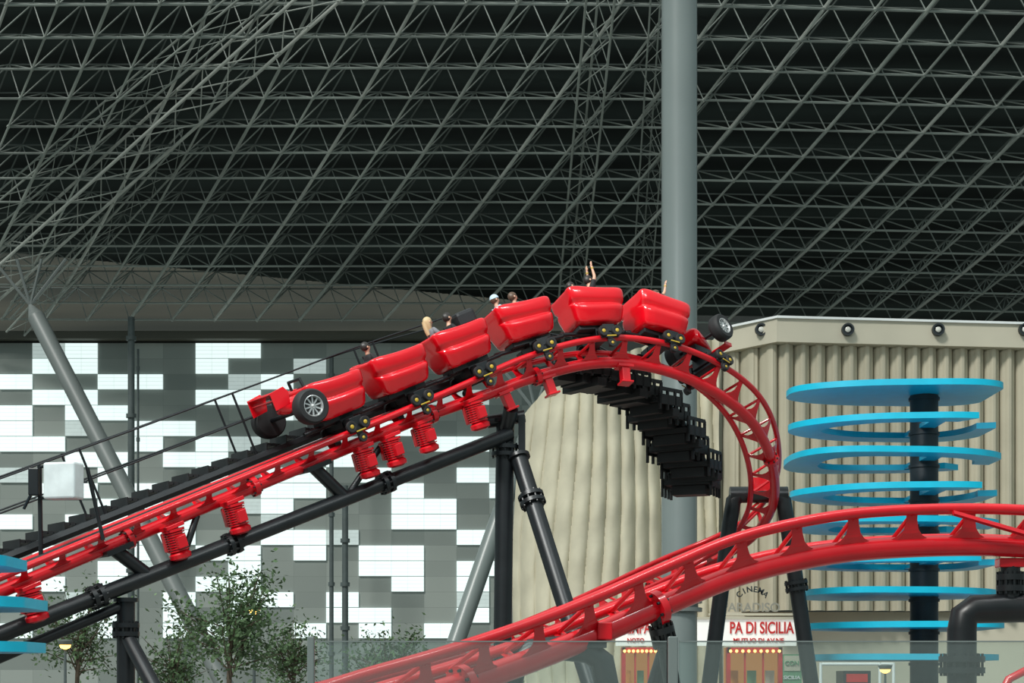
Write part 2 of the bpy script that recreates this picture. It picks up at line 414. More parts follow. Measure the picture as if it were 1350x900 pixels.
for k, px in enumerate((1003, 1117, 1236, 1350)):
    Yk = 73
    for _ in range(5): Yk = front(P(px, 0, Yk).x)
    p = P(px, 435, Yk+.18)
    t = thing('round_spotlight', p, ['first round fascia spotlight, next to the building corner', 'second round fascia spotlight from the building corner', 'third round fascia spotlight from the building corner', 'fourth round fascia spotlight, at the right edge'][k], 'light', 'round lights on the beige fascia')
    MB().lathe(p, (0, -1, 0), [(0, .27), (.22, .27), (.22, .20), (.1, .18), (.1, .02)], n=24).build('housing', 'tpost', t)
    MB().lathe(p+V((0, -.1, 0)), (0, -1, 0), [(0, .13), (.06, .12), (.1, .05)], n=16).build('lens', 'lens', t)

# ------------------------------------------------------------ shop front
SY = 70.0
def sbox(px0, py0, px1, py1, Y, d, mb=None):
    a = P(px0, py1, Y); c = P(px1, py0, Y); mb = mb or MB()
    return mb.bx(((a.x+c.x)/2, Y+d/2, (a.z+c.z)/2), c.x-a.x, d, c.z-a.z)
t = thing('cinema_sign', P(990, 812, SY), 'grey cinema sign with arched small letters over larger letters', 'sign')
sbox(935, 808, 1048, 811, SY-.3, .4).build('ledge', 'cream', t, smooth=False)
text('PARADISO', .52, 'letterdark', t, P(990, 801, SY-.3), width=2.4, ext=.02)
for k, ch in enumerate('CINEMA'):
    a = math.radians((k-2.5)*17); p = P(992, 802, SY-.3)+V((math.sin(a)*.80, 0, math.cos(a)*.82-.02))
    o = text(ch, .34, 'tpost', t, p, name='letter'); o.rotation_euler = (math.pi/2, a, 0)
t = thing('shop_sign', P(935, 850, SY), 'long white shop fascia with red capital letters behind the pillar', 'sign')
sbox(812, 816, 1050, 851, SY-.5, .3).build('board', 'signwhite', t, smooth=False)
sbox(812, 813, 1050, 816, SY-.6, .5).build('cornice', 'cream', t, smooth=False)
text('PA DI SICILIA', .68, 'letterred', t, P(1004, 828, SY-.53), width=2.66)
text('TEMPA', .68, 'letterred', t, P(838, 828, SY-.53), width=1.25)
text('MUTUO DI AV.NE', .25, 'letterred', t, P(1000, 844, SY-.53), width=2.1)
text('NOTO', .25, 'letterred', t, P(838, 844, SY-.53), width=.7)
def shop(px0, px1, label, m1):
    t = thing('shop', P((px0+px1)/2, 945, SY), label, 'shop'); t.location.z = 0; ORIG[t.name] = V(t.location)
    a, c = P(px0, 0, SY).x, P(px1, 0, SY).x; h = P(0, 853, SY).z; w_ = c-a
    MB().bx(((a+c)/2, SY+.9, h/2), w_, .2, h).build('back_panel', 'brownglass', t, smooth=False)
    m_ = MB()
    for x in (a+.06, c-.06): m_.bx((x, SY-.05, h/2), .16, .3, h)
    m_.bx(((a+c)/2, SY-.05, h-.12), w_, .3, .24); m_.bx(((a+c)/2, SY-.05, .35), w_, .3, .7)
    m_.build('frame', m1, t, smooth=False)
    for k in range(1, 3): MB().bx((a+w_*k/3, SY, h/2), .07, .12, h).build('glazing_bar', m1, t, smooth=False)
    for k, mm in enumerate(('orange', 'green', 'cream')):
        MB().bx((a+w_*(k+.5)/3, SY+.7, h*.52), w_*.17, .05, h*.30).build('poster', mm, t, smooth=False)
    for k in range(9):
        MB().lathe((a+w_*(k+.5)/9, SY-.3, h-.1), (0, 0, -1), [(0, .02), (.03, .06), (.09, .06), (.13, .02)], n=10).build('bulb', 'bulb', t)
shop(958, 1030, 'red framed shop with a row of warm bulbs under the red lettered sign', 'shopred')
shop(820, 872, 'red framed shop left of the pillar foot', 'shopred')
t = thing('poster_board', P(1044, 900, SY), 'green and cream poster board beside the red shop front', 'poster')
sbox(1032, 862, 1057, 905, SY-.2, .1).build('board', 'green', t, smooth=False)
sbox(1034, 864, 1055, 884, SY-.24, .05).build('picture', 'cream', t, smooth=False)
text('CON', .26, 'green', t, P(1044, 874, SY-.27)); text('SICILIA', .2, 'white', t, P(1044, 893, SY-.22), width=.7)
t = thing('kiosk', (P(1130, 0, 66).x, 66, 0), 'low dark kiosk with a white pipe frame beneath the blue tower', 'kiosk')
sbox(1112, 884, 1148, 943, 66, 1.5).build('counter', 'tpost', t, smooth=False)
sbox(1116, 888, 1144, 899, 65.95, .05).build('sign_strip', 'shopred', t, smooth=False)
for px in (1082, 1160, 1178): MB().tube((P(px, 0, 65).x, 65, 0), P(px, 873, 65), .06).build('frame_post', 'white', t)
MB().tube(P(1082, 875, 65), P(1178, 875, 65), .06).build('frame_rail', 'white', t)
def lamppost(px, py, Y, label):
    p = P(px, py, Y); t = thing('lamp_post', (p.x, Y, 0), label, 'lamp post')
    MB().tube((p.x, Y, 0), p, .06, .04, n=10).build('pole', 'pipe', t)
    MB().lathe(p, (0, 0, 1), [(0, .06), (.08, .22), (.2, .27), (.24, .1)], n=16).build('shade', 'pillar2', t)
    MB().lathe(p, (0, 0, 1), [(-.10, .03), (-.04, .16), (.05, .20)], n=16).build('diffuser', 'bulb', t)
lamppost(86, 852, 57, 'small park lamp at the lower left behind the blue rings')
lamppost(335, 806, 55.5, 'small park lamp among the leaves under the lift')
lamppost(1167, 884, 62, 'small park lamp beside the low dark kiosk')

# ------------------------------------------------------------ blue ring towers
def tower(cx, Y, specs, ptop, label, r=.4, off=.28):
    t = thing('ring_tower', (cx, Y, 0), label, 'tower')
    MB().tube((cx+off, Y, 0), (cx+off, Y, ptop), r, n=32).build('post', 'tpost', t)
    for z, dx, hw, hd, ho, tp, ex in specs:
        MB().lathe((cx+off, Y, z-.14), (0, 0, 1), [(0, r), (0, r*1.1), (.08, r*1.1), (.08, r)], n=32).build('post_collar', 'tpost', t)
        n = 96; th = .17
        def out(a, sw=1, sd=1, ox_=0):
            ca, sa = math.cos(a), math.sin(a)
            yy = hd*sd*math.copysign(abs(sa)**ex, sa)*(1+tp*ca)
            return V((cx+dx+ox_+min(hw*.94, hw*sw*math.copysign(abs(ca)**.7, ca)), Y+yy, z))
        m_ = MB(); h = V((0, 0, th))
        if not ho: m_.hull([out(2*math.pi*k/n) for k in range(n)], h)
        else:
            a0, a1 = (math.radians(-10), math.radians(300)) if ho == 1 else (math.radians(48), math.radians(368))
            for k in range(n+1):
                f_ = k/n; a = lerp(a0, a1, f_); wd_ = .28+.12*math.sin(f_*math.pi)
                o_ = out(a); i_ = out(a, 1-wd_*.8, 1-wd_)
                m_.v += [o_, i_, i_+h, o_+h]
                if k:
                    b_ = 4*(k-1)
                    for e in range(4): m_.f.append((b_+e, b_+(e+1) % 4, b_+4+(e+1) % 4, b_+4+e))
            m_.f += [(0, 1, 2, 3), (4*n+3, 4*n+2, 4*n+1, 4*n)]
            m_.box((cx+off, Y, z+th/2), (.22, 0, 0), (0, hd*.8, 0), (0, 0, .06))
        m_.build('ring' if ho else 'disc', 'blue', t)
Yt = 48; c = P(1177, 0, Yt)
ys = [517, 563, 606, 651, 692, 742, 782, 825, 866, 905]
zs = [P(0, y, Yt).z-.1 for y in ys]
par = [(0, 3.03, 1.8, 0, .25, .7), (.0, 3.0, 2.3, 1, .30, 1.0), (.0, 3.05, 2.4, 2, -.25, .8), (.05, 3.0, 2.5, 1, .25, 1.1), (.15, 2.85, 2.2, 2, -.2, .9), (.1, 2.9, 2.3, 1, .3, .8), (.15, 2.8, 2.4, 0, -.3, 1.0), (.25, 2.75, 2.3, 0, .3, .9), (.3, 2.7, 2.2, 0, -.3, .8), (.2, 2.7, 1.9, 0, .1, 1)]
tower(c.x, Yt, [(z,)+p for z, p in zip(zs, par)], zs[0]+.05, 'tall tower of stacked cyan blue rings around a dark post on the right', .4, .9)
Yt = 28; ys = [741, 795, 852, 908]
tower(P(50, 0, Yt).x-2.0, Yt, [(P(0, y, Yt).z-.1,)+s for y, s in zip(ys, [(0, 1.75, 1.3, 0, .1, .9), (0, 2.1, 1.5, 0, .1, .9), (0, 2.1, 1.5, 0, -.1, .9), (0, 2, 1.5, 0, 0, .9)])], P(0, 741, Yt).z, 'shorter tower of cyan blue rings cut off by the left edge', .25, 0)

# ------------------------------------------------------------ trees
def tree(px, py_top, wpx, Y, label, nl, seed):
    rnd = random.Random(seed); base = V((P(px, 0, Y).x, Y, 0)); h = P(0, py_top, Y).z; wd = wpx/F*Y/2
    t = thing('tree', base, label, 'tree')
    m_ = MB(); m_.tube(base, base+V((.1, 0, h*.6)), .10, .06, n=8); ends = []
    for k in range(34):
        a = rnd.uniform(0, 6.28); s0 = base+V((.08, 0, h*rnd.uniform(.3, .62))); zz = rnd.uniform(.35, .97)
        rr = wd*math.sqrt(max(.05, 1-((zz-.62)/.42)**2))*rnd.uniform(.4, 1)
        e = base+V((math.cos(a)*rr, math.sin(a)*rr, h*zz)); m_.tube(s0, e, .03, .01, n=5); ends.append((s0, e))
    m_.build('trunk', 'bark', t)
    l = MB()
    for k in range(nl):
        s0, e = rnd.choice(ends); q = s0.lerp(e, rnd.uniform(.3, 1.08))+V((rnd.gauss(0, .30), rnd.gauss(0, .30), rnd.gauss(0, .28)))
        d1 = V((rnd.uniform(-1, 1), rnd.uniform(-1, 1), rnd.uniform(-.8, .8))).normalized(); d2 = d1.cross(V((rnd.random(), rnd.random(), rnd.random()+.1))).normalized()
        s = rnd.uniform(.06, .12); bb = len(l.v); l.v += [q-d1*s, q+d2*s*.5, q+d1*s, q-d2*s*.5]; l.f.append((bb, bb+1, bb+2, bb+3))
    l.build('foliage', 'leaf', t, smooth=False)
tree(300, 742, 200, 52, 'tallest leafy green tree below the lift, left of centre', 3200, 1)
tree(100, 755, 140, 59.5, 'small leafy tree behind the first black column at lower left', 1800, 2)
tree(385, 812, 120, 64, 'low leafy tree right of the tallest tree', 1600, 3)
tree(505, 830, 140, 59, 'low bushy tree behind the left part of the glass fence', 1900, 4)
tree(225, 822, 100, 62, 'low bushy tree left of the tallest tree', 1400, 5)
tree(645, 846, 100, 68, 'small distant tree behind the foot of the black column', 1000, 6)

# ------------------------------------------------------------ coaster track
def path(cp, step=.1):
    pts = [P(a, b_, c) for a, b_, c, _ in cp]; bk = [math.radians(k[3]) for k in cp]
    out = []
    for i in range(len(pts)-1):
        p0 = pts[i-1] if i else pts[0]*2-pts[1]; p1, p2 = pts[i], pts[i+1]
        p3 = pts[i+2] if i+2 < len(pts) else pts[-1]*2-pts[-2]
        n = max(4, int((p2-p1).length/.04))
        for k in range(n):
            t = k/n
            out.append((.5*((2*p1)+(p2-p0)*t+(2*p0-5*p1+4*p2-p3)*t*t+(3*p1-p0-3*p2+p3)*t**3), lerp(bk[i], bk[i+1], t)))
    out.append((pts[-1], bk[-1]))
    res = [out[0]]; acc = 0
    for a, b_ in zip(out, out[1:]):
        acc += (b_[0]-a[0]).length
        if acc >= step: res.append(b_); acc = 0
    fr = []
    for i, (p, bk_) in enumerate(res):
        T = (res[min(i+2, len(res)-1)][0]-res[max(i-2, 0)][0]).normalized()
        N = T.cross(V((0, 0, 1))).normalized(); U = N.cross(T)
        N2 = N*math.cos(bk_)+U*math.sin(bk_); U2 = U*math.cos(bk_)-N*math.sin(bk_)
        fr.append((p, T, N2, U2))
    return fr
G = .46
def track(fr, label, tie_every, spine_r=.13, dropf=None, rr=.072, flanges=(), tw=1.0):
    base = fr[len(fr)//2][0]; t = thing('coaster_track', (base.x, base.y, 0), label, 'roller coaster track')
    for s in (-1, 1): MB().sweep([p+N*(G*s) for p, T, N, U in fr], rr, 12).build('rail', 'red', t)
    MB().sweep([f[0]-f[3]*dropf(k) for k, f in enumerate(fr)], spine_r, 14).build('spine_tube', 'red', t)
    k = 3; cnt = 0
    while k < len(fr)-2:
        p, T, N, U = fr[k]; m_ = MB(); drop = dropf(k)
        for s in (-1, 1):
            a = p+N*(G*s*.95)-U*.03; c = p-U*drop+N*(s*spine_r*.7)+U*.03
            b_ = len(m_.v)
            n_ = N*.02+U*.02*s
            for f_, wl in ((0, .09), (.25, .085), (.55, .12), (.8, .2), (1, .32)):
                q = a.lerp(c, f_)-U*.05*math.sin(f_*math.pi)
                m_.v += [q-T*wl*tw-n_, q+T*wl*tw-n_, q+T*wl*tw+n_, q-T*wl*tw+n_]
            for r in range(4):
                o_ = b_+4*r
                for e in range(4): m_.f.append((o_+e, o_+(e+1) % 4, o_+4+(e+1) % 4, o_+4+e))
            m_.f += [(b_, b_+3, b_+2, b_+1), (b_+16, b_+17, b_+18, b_+19)]
        m_.tube(p+N*G*.95-U*.05, p-N*G*.95-U*.05, .035, n=8)
        if cnt < 100: m_.build('tie', 'red', t, smooth=False)
        k += tie_every; cnt += 1
    for k in flanges:
        p, T, N, U = fr[k]; drop = dropf(k)
        f = MB().lathe(p-U*drop-T*.06, T, [(0, spine_r), (0, spine_r*1.6), (.12, spine_r*1.6), (.12, spine_r)], n=18).build('flange', 'red', t)
        for q in range(8):
            a = q*math.pi/4; o_ = p-U*drop+(N*math.cos(a)+U*math.sin(a))*spine_r*1.35; MB().tube(o_-T*.1, o_+T*.1, .022, n=6).build('bolt', 'black', f)
    return t
main_cp = [(-110, 802, 30.4, 0), (0, 757, 31.5, 0), (125, 706, 32.7, 0), (250, 655, 33.9, 0), (375, 604, 35.1, 0), (500, 553, 36.3, 0), (600, 512, 37.3, 3), (690, 476, 38.1, 7),
 (780, 456, 38.8, 11), (860, 463, 39.4, 16), (930, 492, 40.2, 22), (982, 538, 41.4, 30), (1006, 597, 43.0, 36), (1003, 655, 44.9, 40), (968, 702, 46.2, 38), (900, 738, 46.6, 30),
 (820, 776, 45.6, 22), (730, 815, 44, 14), (620, 855, 42, 8), (480, 893, 40, 5), (330, 925, 38, 0)]
MP = path(main_cp)
def find(px, lim=None, fr=None):
    fr = fr or MP; best = None
    for k, f in enumerate(fr[:lim or len(fr)]):
        d = abs(PX(f[0])-px)
        if best is None or d < best[0]: best = (d, k)
    return best[1]
LIM = 0
for k, f in enumerate(MP):
    if PX(f[0]) > 1000: LIM = k; break
ka, kb = find(540, LIM), find(660, LIM)
def mdrop(k): return .30 if k < ka else (.42 if k > kb else lerp(.30, .42, (k-ka)/(kb-ka)))
mt = track(MP, 'red coaster track climbing from lower left over the crest and curling down', 7, dropf=mdrop, flanges=[find(x, LIM) for x in (160, 330, 560, 700)]+[LIM+4, LIM+60], tw=.8)
front_cp = [(250, 962, 18.5, 18), (400, 923, 19.8, 20), (520, 890, 20.6, 22), (640, 853, 21.6, 24), (750, 813, 22.6, 26), (850, 772, 23.4, 27), (960, 729, 24.1, 27), (1080, 702, 24.7, 26),
 (1200, 692, 25.1, 25), (1330, 692, 25.4, 24), (1480, 705, 25.6, 24)]
FP = path(front_cp)
ft = track(FP, 'large red coaster track sweeping across the foreground at lower right', 8, spine_r=.16, dropf=lambda k: .37, rr=.082, flanges=[find(x, None, FP) for x in (590, 850)], tw=1.0)
k = find(1245, None, FP); p, T, N, U = FP[k]
MB().hull([p+N*.5-U*.08-T*.1, p+N*.5-U*.14-T*.1, p+T*1.5-U*.55+N*.3, p+T*1.5-U*.48+N*.3], N*.06).build('brace_bar', 'red', ft, smooth=False)
for px in (655, 712, 822):
    k = find(px, LIM); p, T, N, U = MP[k]; q = p-U*.5
    m_ = MB().box(q-U*.2, T*.10, N*.10, U*.22); m_.box(q-U*.42, T*.15, N*.15, U*.025); m_.box(q-U*.02, T*.2, N*.14, U*.04)
    m_.build('bracket', 'red', mt, smooth=False, bevel=.015)

# drive motors
def motor(p, T, N, U, label):
    t = thing('drive_motor', p-U*.5, label, 'motor', 'red drive motors under the lift')
    a = (-U+V((0, 0, -.35))).normalized(); o = p-U*.36+N*.3
    pr = [(0, .12), (.08, .12), (.08, .23), (.13, .23), (.13, .19)]
    h = .15
    for k in range(8): pr += [(h, .17), (h, .215), (h+.025, .215), (h+.025, .17)]; h += .05
    pr += [(h, .19), (h+.04, .23), (h+.12, .22), (h+.16, .12)]
    MB().lathe(o, a, pr, n=24).build('motor_body', 'red', t)
    MB().box(o+a*.35+N*.22, T*.1, N*.08, a*.12).build('terminal_box', 'red', t, smooth=False, bevel=.01)
    MB().box(o+a*.02-N*.1, T*.2, N*.28, a*.04).build('mounting_plate', 'red', t, smooth=False, bevel=.01)
    MB().box(o+a*.3-N*.22-T*.02, T*.16, N*.08, a*.2).build('gearbox', 'red', t, smooth=False, bevel=.03)
for px, lb in ((15, 'red ribbed drive motor at the left edge of the photo'), (207, 'red ribbed drive motor, lower of the lone pair under the lift'), (291, 'red ribbed drive motor, upper of the lone pair under the lift'),
               (463, 'red ribbed drive motor, lowest of three close together under the rear car'), (499, 'red ribbed drive motor, middle of three close together'), (536, 'red ribbed drive motor, highest of three close together'), (606, 'red ribbed drive motor nearest the crest')):
    motor(*MP[find(px, LIM)], lb)

# ------------------------------------------------------------ lift catwalk
k0, k1 = 0, find(650, LIM)
ct = thing('lift_catwalk', (MP[80][0].x, MP[80][0].y+1.4, 0), 'black stepped maintenance catwalk with handrails along the lift hill', 'catwalk')
def cw_pt(k, lat, upv):
    p, T, N, U = MP[k]; return p-N*lat+U*upv
for lat in (.85, 1.75): MB().sweep([cw_pt(k, lat, .16) for k in range(k0, k1, 6)], .11, 6).build('stringer', 'black', ct)
n_ = 0
for k in range(k0, k1, 4):
    p = cw_pt(k, 1.3, .30); N = MP[k][2]; T = MP[k][1]; Th = V((T.x, T.y, 0)).normalized()
    m_ = MB()
    for q in range(3): m_.box(p+Th*(q-1)*.12, N*.43, Th*.05, V((0, 0, .03)))
    m_.box(p-Th*.17-V((0, 0, .08)), N*.43, Th*.01, V((0, 0, .12)))
    if n_ < 100: m_.build('tread', 'grate', ct, smooth=False)
    n_ += 1
for lat in (.85, 1.78):
    for hh in (1.0, 1.62): MB().sweep([cw_pt(k, lat, hh) for k in range(k0, k1, 6)], .021, 6).build('handrail', 'black', ct)
    for k in range(k0+8, k1, 30): MB().tube(cw_pt(k, lat, .1), cw_pt(k, lat, 1.64), .027, n=8).build('railing_post', 'black', ct)
MB().sweep([cw_pt(k, 0, -.02) for k in range(k0, k1, 6)], .09, 6).build('chain_trough', 'black', ct)

# crest platform
cp2 = [(735, 488, 40.2, 0), (790, 498, 40.9, 0), (835, 518, 41.7, 0), (868, 546, 42.4, 0), (892, 584, 43.1, 0), (908, 616, 43.7, 0), (916, 642, 44.2, 0)]
CP = path(cp2)
t = thing('crest_catwalk', (CP[30][0].x, CP[30][0].y, 0), 'black stepped evacuation catwalk curling down inside the crest', 'catwalk')
for s in (-1, 1): MB().sweep([p+N*.45*s for p, T, N, U in CP[::3]], .11, 8).build('stringer', 'black', t)
k = 0; kk = 0
while k < len(CP):
    p, T, N, U = CP[k]; Th = V((T.x, T.y, 0)).normalized(); Nh = V((Th.y, -Th.x, 0)); g = k/len(CP); hh = .15+.22*g
    off = Nh*(.08 if kk % 2 else -.08)
    m_ = MB(); p = p+off
    m_.box(p, Nh*.66, Th*.42, V((0, 0, .06)))
    m_.box(p-V((0, 0, .19)), Nh*.46, Th*.26, V((0, 0, .12)))
    for s in (-1, 1):
        m_.box(p+Nh*.66*s, Th*.45, Nh*.03, V((0, 0, .12)))
        m_.box(p+Nh*.66*s+V((0, 0, hh)), Th*.44, Nh*.02, V((0, 0, .045)))
        for e in (-1, -.3, .4, 1): m_.box(p+Nh*.66*s+Th*.42*e, Th*.03, Nh*.03, V((0, 0, hh)))
    if kk % 2 == 1: m_.box(p-V((0, 0, .30))+Th*.12, Nh*.74, Th*.13, V((0, 0, .10)))
    m_.build('platform_step', 'grate', t, smooth=False); k += 5; kk += 1
MB().sweep([p-N*.58+V((0, 0, 1.0)) for p, T, N, U in CP[::3]], .03, 6).build('handrail', 'black', t)
for q in range(2, len(CP), 12):
    p, T, N, U = CP[q]; MB().tube(p-N*.58, p-N*.58+V((0, 0, 1.0)), .03, n=6).build('railing_post', 'black', t)

# ------------------------------------------------------------ black supports
def flangepair(p, d, r, parent):
    d = d.normalized()
    m_ = MB().lathe(p-d*.13, d, [(0, r), (0, r*1.5), (.09, r*1.5), (.09, r*1.02), (.17, r*1.02), (.17, r*1.5), (.26, r*1.5), (.26, r)], n=20)
    x, y = frame_of(d); fl = m_.build('flange', 'black', parent)
    for q in range(10):
        a = q*math.pi/5; c = p+x*math.cos(a)*r*1.32+y*math.sin(a)*r*1.32; MB().tube(c-d*.17, c+d*.17, .022, n=5).build('bolt', 'black', fl)
bm_ = thing('support_beam', P(330, 720, 35), 'long black tubular beam running under the lift hill', 'beam')
a, c = P(-60, 860, 31.2), P(672, 572, 38.2); MB().tube(a, c, .16, n=20).build('main_tube', 'black', bm_)
d = c-a
for t_ in (.22, .45, .74): flangepair(a+d*t_, d, .16, bm_)
MB().tube(P(-60, 892, 31.6), P(166, 796, 33.2), .11, n=16).build('lower_tube', 'black', bm_)
for px in (410, 150):
    k = find(px-8, LIM); p, T, N, U = MP[k]; q = a+d*((px+14-(-60))/732)
    m_ = MB().tube(p-U*.4, q, .14, n=16); m_.box(p-U*.4, T*.3, N*.3, U*.05); m_.build('upright', 'black', bm_)
for px, f_ in ((500, .66), (250, .36)):
    p, T, N, U = MP[find(px, LIM)]; MB().tube(p-U*.4, a+d*f_, .07, n=12).build('brace', 'black', bm_)
def column(p_top, p_bot, r, label, flz=()):
    d = p_bot-p_top; p_b = p_bot+d.normalized()*(p_bot.z/max(.01, -d.normalized().z))
    t = thing('support_column', p_b, label, 'column')
    MB().tube(p_top, p_b, r, n=24).build('shaft', 'black', t)
    for z in flz: flangepair(p_top+d*z, d, r, t)
    MB().lathe(p_top+d.normalized()*-.06, d.normalized(), [(0, r*1.05), (0, r*1.35), (.08, r*1.35), (.08, r)], n=20).build('cap', 'black', t)
    MB().lathe((p_b.x, p_b.y, 0), (0, 0, 1), [(0, r*2), (.06, r*2), (.06, r*1.1)], n=20).build('base_plate', 'black', t); return t
column(P(166, 792, 33.2), P(166, 900, 33.2), .18, 'vertical black column under the lift at lower left', (.35,))
column(P(166, 836, 33.2), P(203, 905, 32.4), .15, 'short inclined black leg beside the lower left column', ())
t = column(P(666, 556, 38.3), P(662, 900, 38.3), .21, 'tall vertical black column below the crest', (.11,))
k = find(655, LIM); p, T, N, U = MP[k]
MB().tube(P(642, 556, 38.3), P(692, 548, 38.3), .15, n=16).build('cross_head', 'black', t)
MB().tube(P(666, 570, 38.3), p-U*.9, .17, n=16).build('neck', 'black', t)
MB().box(P(688, 572, 38.2), (.08, 0, 0), (0, .1, 0), (0, 0, .4)).build('gusset', 'black', t, smooth=False)
column(P(684, 604, 38.2), P(750, 812, 36.8), .20, 'inclined black brace leaning right from the tall column', (.27,))
def foot(x, y, r, parent): MB().lathe((x, y, 0), (0, 0, 1), [(0, r*2), (.06, r*2), (.06, r*1.1)], n=20).build('base_plate', 'black', parent)
YA = 44.9; gy = GPY(YA); t = thing('portal_support', (P(1003, 0, YA).x, YA, 0), 'black portal frame holding up the red curl beside the blue tower', 'support frame')
for pts in (((1080, gy), (1038, 690), (1033, 660), (1022, 650)), ((926, gy), (962, 690), (967, 660), (978, 650))):
    MB().sweep([P(x, y, YA) for x, y in pts], .21, 18).build('leg', 'black', t); foot(P(pts[0][0], 0, YA).x, YA, .21, t)
MB().tube(P(962, 652, YA), P(1038, 652, YA), .22, n=20).build('cross_beam', 'black', t)
flangepair(P(953, 765, YA), P(926, gy, YA)-P(962, 690, YA), .21, t); flangepair(P(1050, 772, YA), P(1080, gy, YA)-P(1038, 690, YA), .21, t)
MB().box(P(1003, 640, YA), (.25, 0, 0), (0, .2, 0), (0, 0, .2)).build('saddle', 'red', t, smooth=False)
Y_ = 22.6; gy = GPY(Y_); t = thing('saddle_support', (P(736, 0, Y_).x, Y_, 0), 'low black arched saddle under the foreground track', 'support frame')
MB().sweep([P(672, gy, Y_), P(672, 905, Y_), P(680, 872, Y_), P(700, 858, Y_), P(740, 854, Y_), P(775, 858, Y_), P(794, 872, Y_), P(800, 905, Y_), P(800, gy, Y_)], .17, 18).build('arched_tube', 'black', t)
MB().box(P(755, 850, Y_), (.45, 0, 0), (0, .2, 0), (0, 0, .04)).build('saddle_plate', 'black', t, smooth=False)
flangepair(P(800, 920, Y_), V((0, 0, 1)), .17, t)
for px in (672, 800): foot(P(px, 0, Y_).x, Y_, .17, t)
MB().box(P(797, 832, Y_), (.10, 0, 0), (0, .12, 0), (0, 0, .12)).build('red_clamp', 'red', t, smooth=False, bevel=.02)
gy = GPY(24.0); t = thing('forked_support', (P(868, 0, 24).x, 24, 0), 'forked black leg pair under the foreground track by the pale pillar', 'support frame')
k = find(850, None, FP); p, T, N, U = FP[k]
MB().tube(p-U*.45, P(912, gy, 24), .12, n=16).build('leg', 'black', t); foot(P(912, 0, 24).x, 24, .12, t)
MB().tube(P(876, 862, 24), P(822, gy, 24), .12, n=16).build('leg', 'black', t); foot(P(822, 0, 24).x, 24, .12, t)
flangepair((p-U*.45).lerp(P(912, gy, 24), .12), P(912, gy, 24)-p, .12, t)
Y_ = 25.4; gy = GPY(Y_); t = thing('elbow_support', (P(1268, 0, Y_).x, Y_, 0), 'thick black elbow pipe support at the lower right edge', 'support frame')
MB().sweep([P(1268, gy, Y_), P(1268, 830, Y_), P(1271, 812, Y_), P(1284, 803, Y_), P(1310, 802, Y_), P(1480, 798, Y_)], .22, 20).build('elbow_tube', 'black', t)
flangepair(P(1268, 876, Y_), V((0, 0, 1)), .23, t); foot(P(1268, 0, Y_).x, Y_, .22, t)
flangepair(P(1332, 768, Y_), V((0, 0, 1)), .14, t); MB().tube(P(1332, 800, Y_), P(1332, 745, Y_), .15).build('riser', 'black', t)
MB().box(P(1332, 742, Y_), (.2, 0, 0), (0, .15, 0), (0, 0, .07)).build('red_clamp', 'red', t, smooth=False, bevel=.02)
YQ = 24; t = thing('low_track', (P(1365, 0, YQ).x, YQ, 0), 'short piece of low red track at the lower right corner', 'roller coaster track')
MB().sweep([P(1300, 1010, YQ), P(1312, 930, YQ), P(1330, 895, YQ), P(1355, 882, YQ), P(1420, 874, YQ)], .06, 10).build('rail', 'red', t)
MB().sweep([P(1330, 1010, YQ), P(1335, 950, YQ), P(1345, 915, YQ), P(1370, 900, YQ), P(1420, 893, YQ)], .06, 10).build('rail', 'red', t)

# floodlight
YF = 31.9; c = P(84, 634, YF); t = thing('floodlight', c, 'white box floodlight on a black bracket above the lift catwalk', 'floodlight')
MB().box(c, V((.32, -.08, .0)), V((.06, .16, 0)), V((0, 0, .35))).build('housing', 'lampbox', t, smooth=False, bevel=.04)
m_ = MB(); m_.tube(c+V((-.38, .1, 0)), c+V((.42, .1, 0)), .03, n=8)
m_.tube(c+V((-.52, .2, .33)), c+V((-.52, .3, -1.5)), .045, n=8); m_.tube(c+V((-.52, .2, .3)), c+V((-.3, .1, .3)), .03, n=8); m_.tube(c+V((-.52, .2, -.3)), c+V((-.3, .1, -.3)), .03, n=8)
m_.tube(c+V((.40, .2, .28)), c+V((.68, .3, -1.1)), .04, n=8); m_.tube(c+V((-.52, .2, .1)), c+V((-.85, .3, -.5)), .03, n=8); m_.build('bracket', 'black', t)
MB().box(c+V((-.60, .15, 0)), (.1, 0, 0), (0, .1, 0), (0, 0, .26)).build('ballast_box', 'black', t, smooth=False, bevel=.02)

# ------------------------------------------------------------ train
def loft(secs):
    m_ = MB(); n = len(secs[0])
    for s in secs: m_.v += s
    for j in range(len(secs)-1):
        for k in range(n): m_.f.append((j*n+k, j*n+(k+1) % n, (j+1)*n+(k+1) % n, (j+1)*n+k))
    m_.f.append(tuple(range(n-1, -1, -1))); m_.f.append(tuple(range((len(secs)-1)*n, len(secs)*n))); return m_
ZB, ZT = .40, 1.24
def section(x, wt, wm, wb_, zb, zt, zi):
    H = zt-zb
    h = [(0, zb), (wb_-.05, zb), (wb_, zb+.015), (wb_+.04, zb+.07), (wm-.02, zb+.30*H), (wm, zb+.36*H), (wm+.005, zb+.48*H), (wm-.065, zb+.52*H), (wm-.06, zb+.55*H), (wt+.01, zb+.63*H), (wt+.04, zb+.67*H),
         (wt+.06, zb+.86*H), (wt+.045, zt-.03), (wt+.02, zt), (wt-.06, zt), (wt-.09, zt-.01), (wt-.11, zi), (0, zi)]
    def sx(z): return (x*lerp(.78, 1.0, min(1, max(0, (z-ZB)/(ZT-ZB)))**.75)+.04*(1-min(1, max(0, (z-ZB)/(ZT-ZB)))))*.93
    return [V((sx(z), y, z)) for y, z in h]+[V((sx(z), -y, z)) for y, z in h[-2:0:-1]]
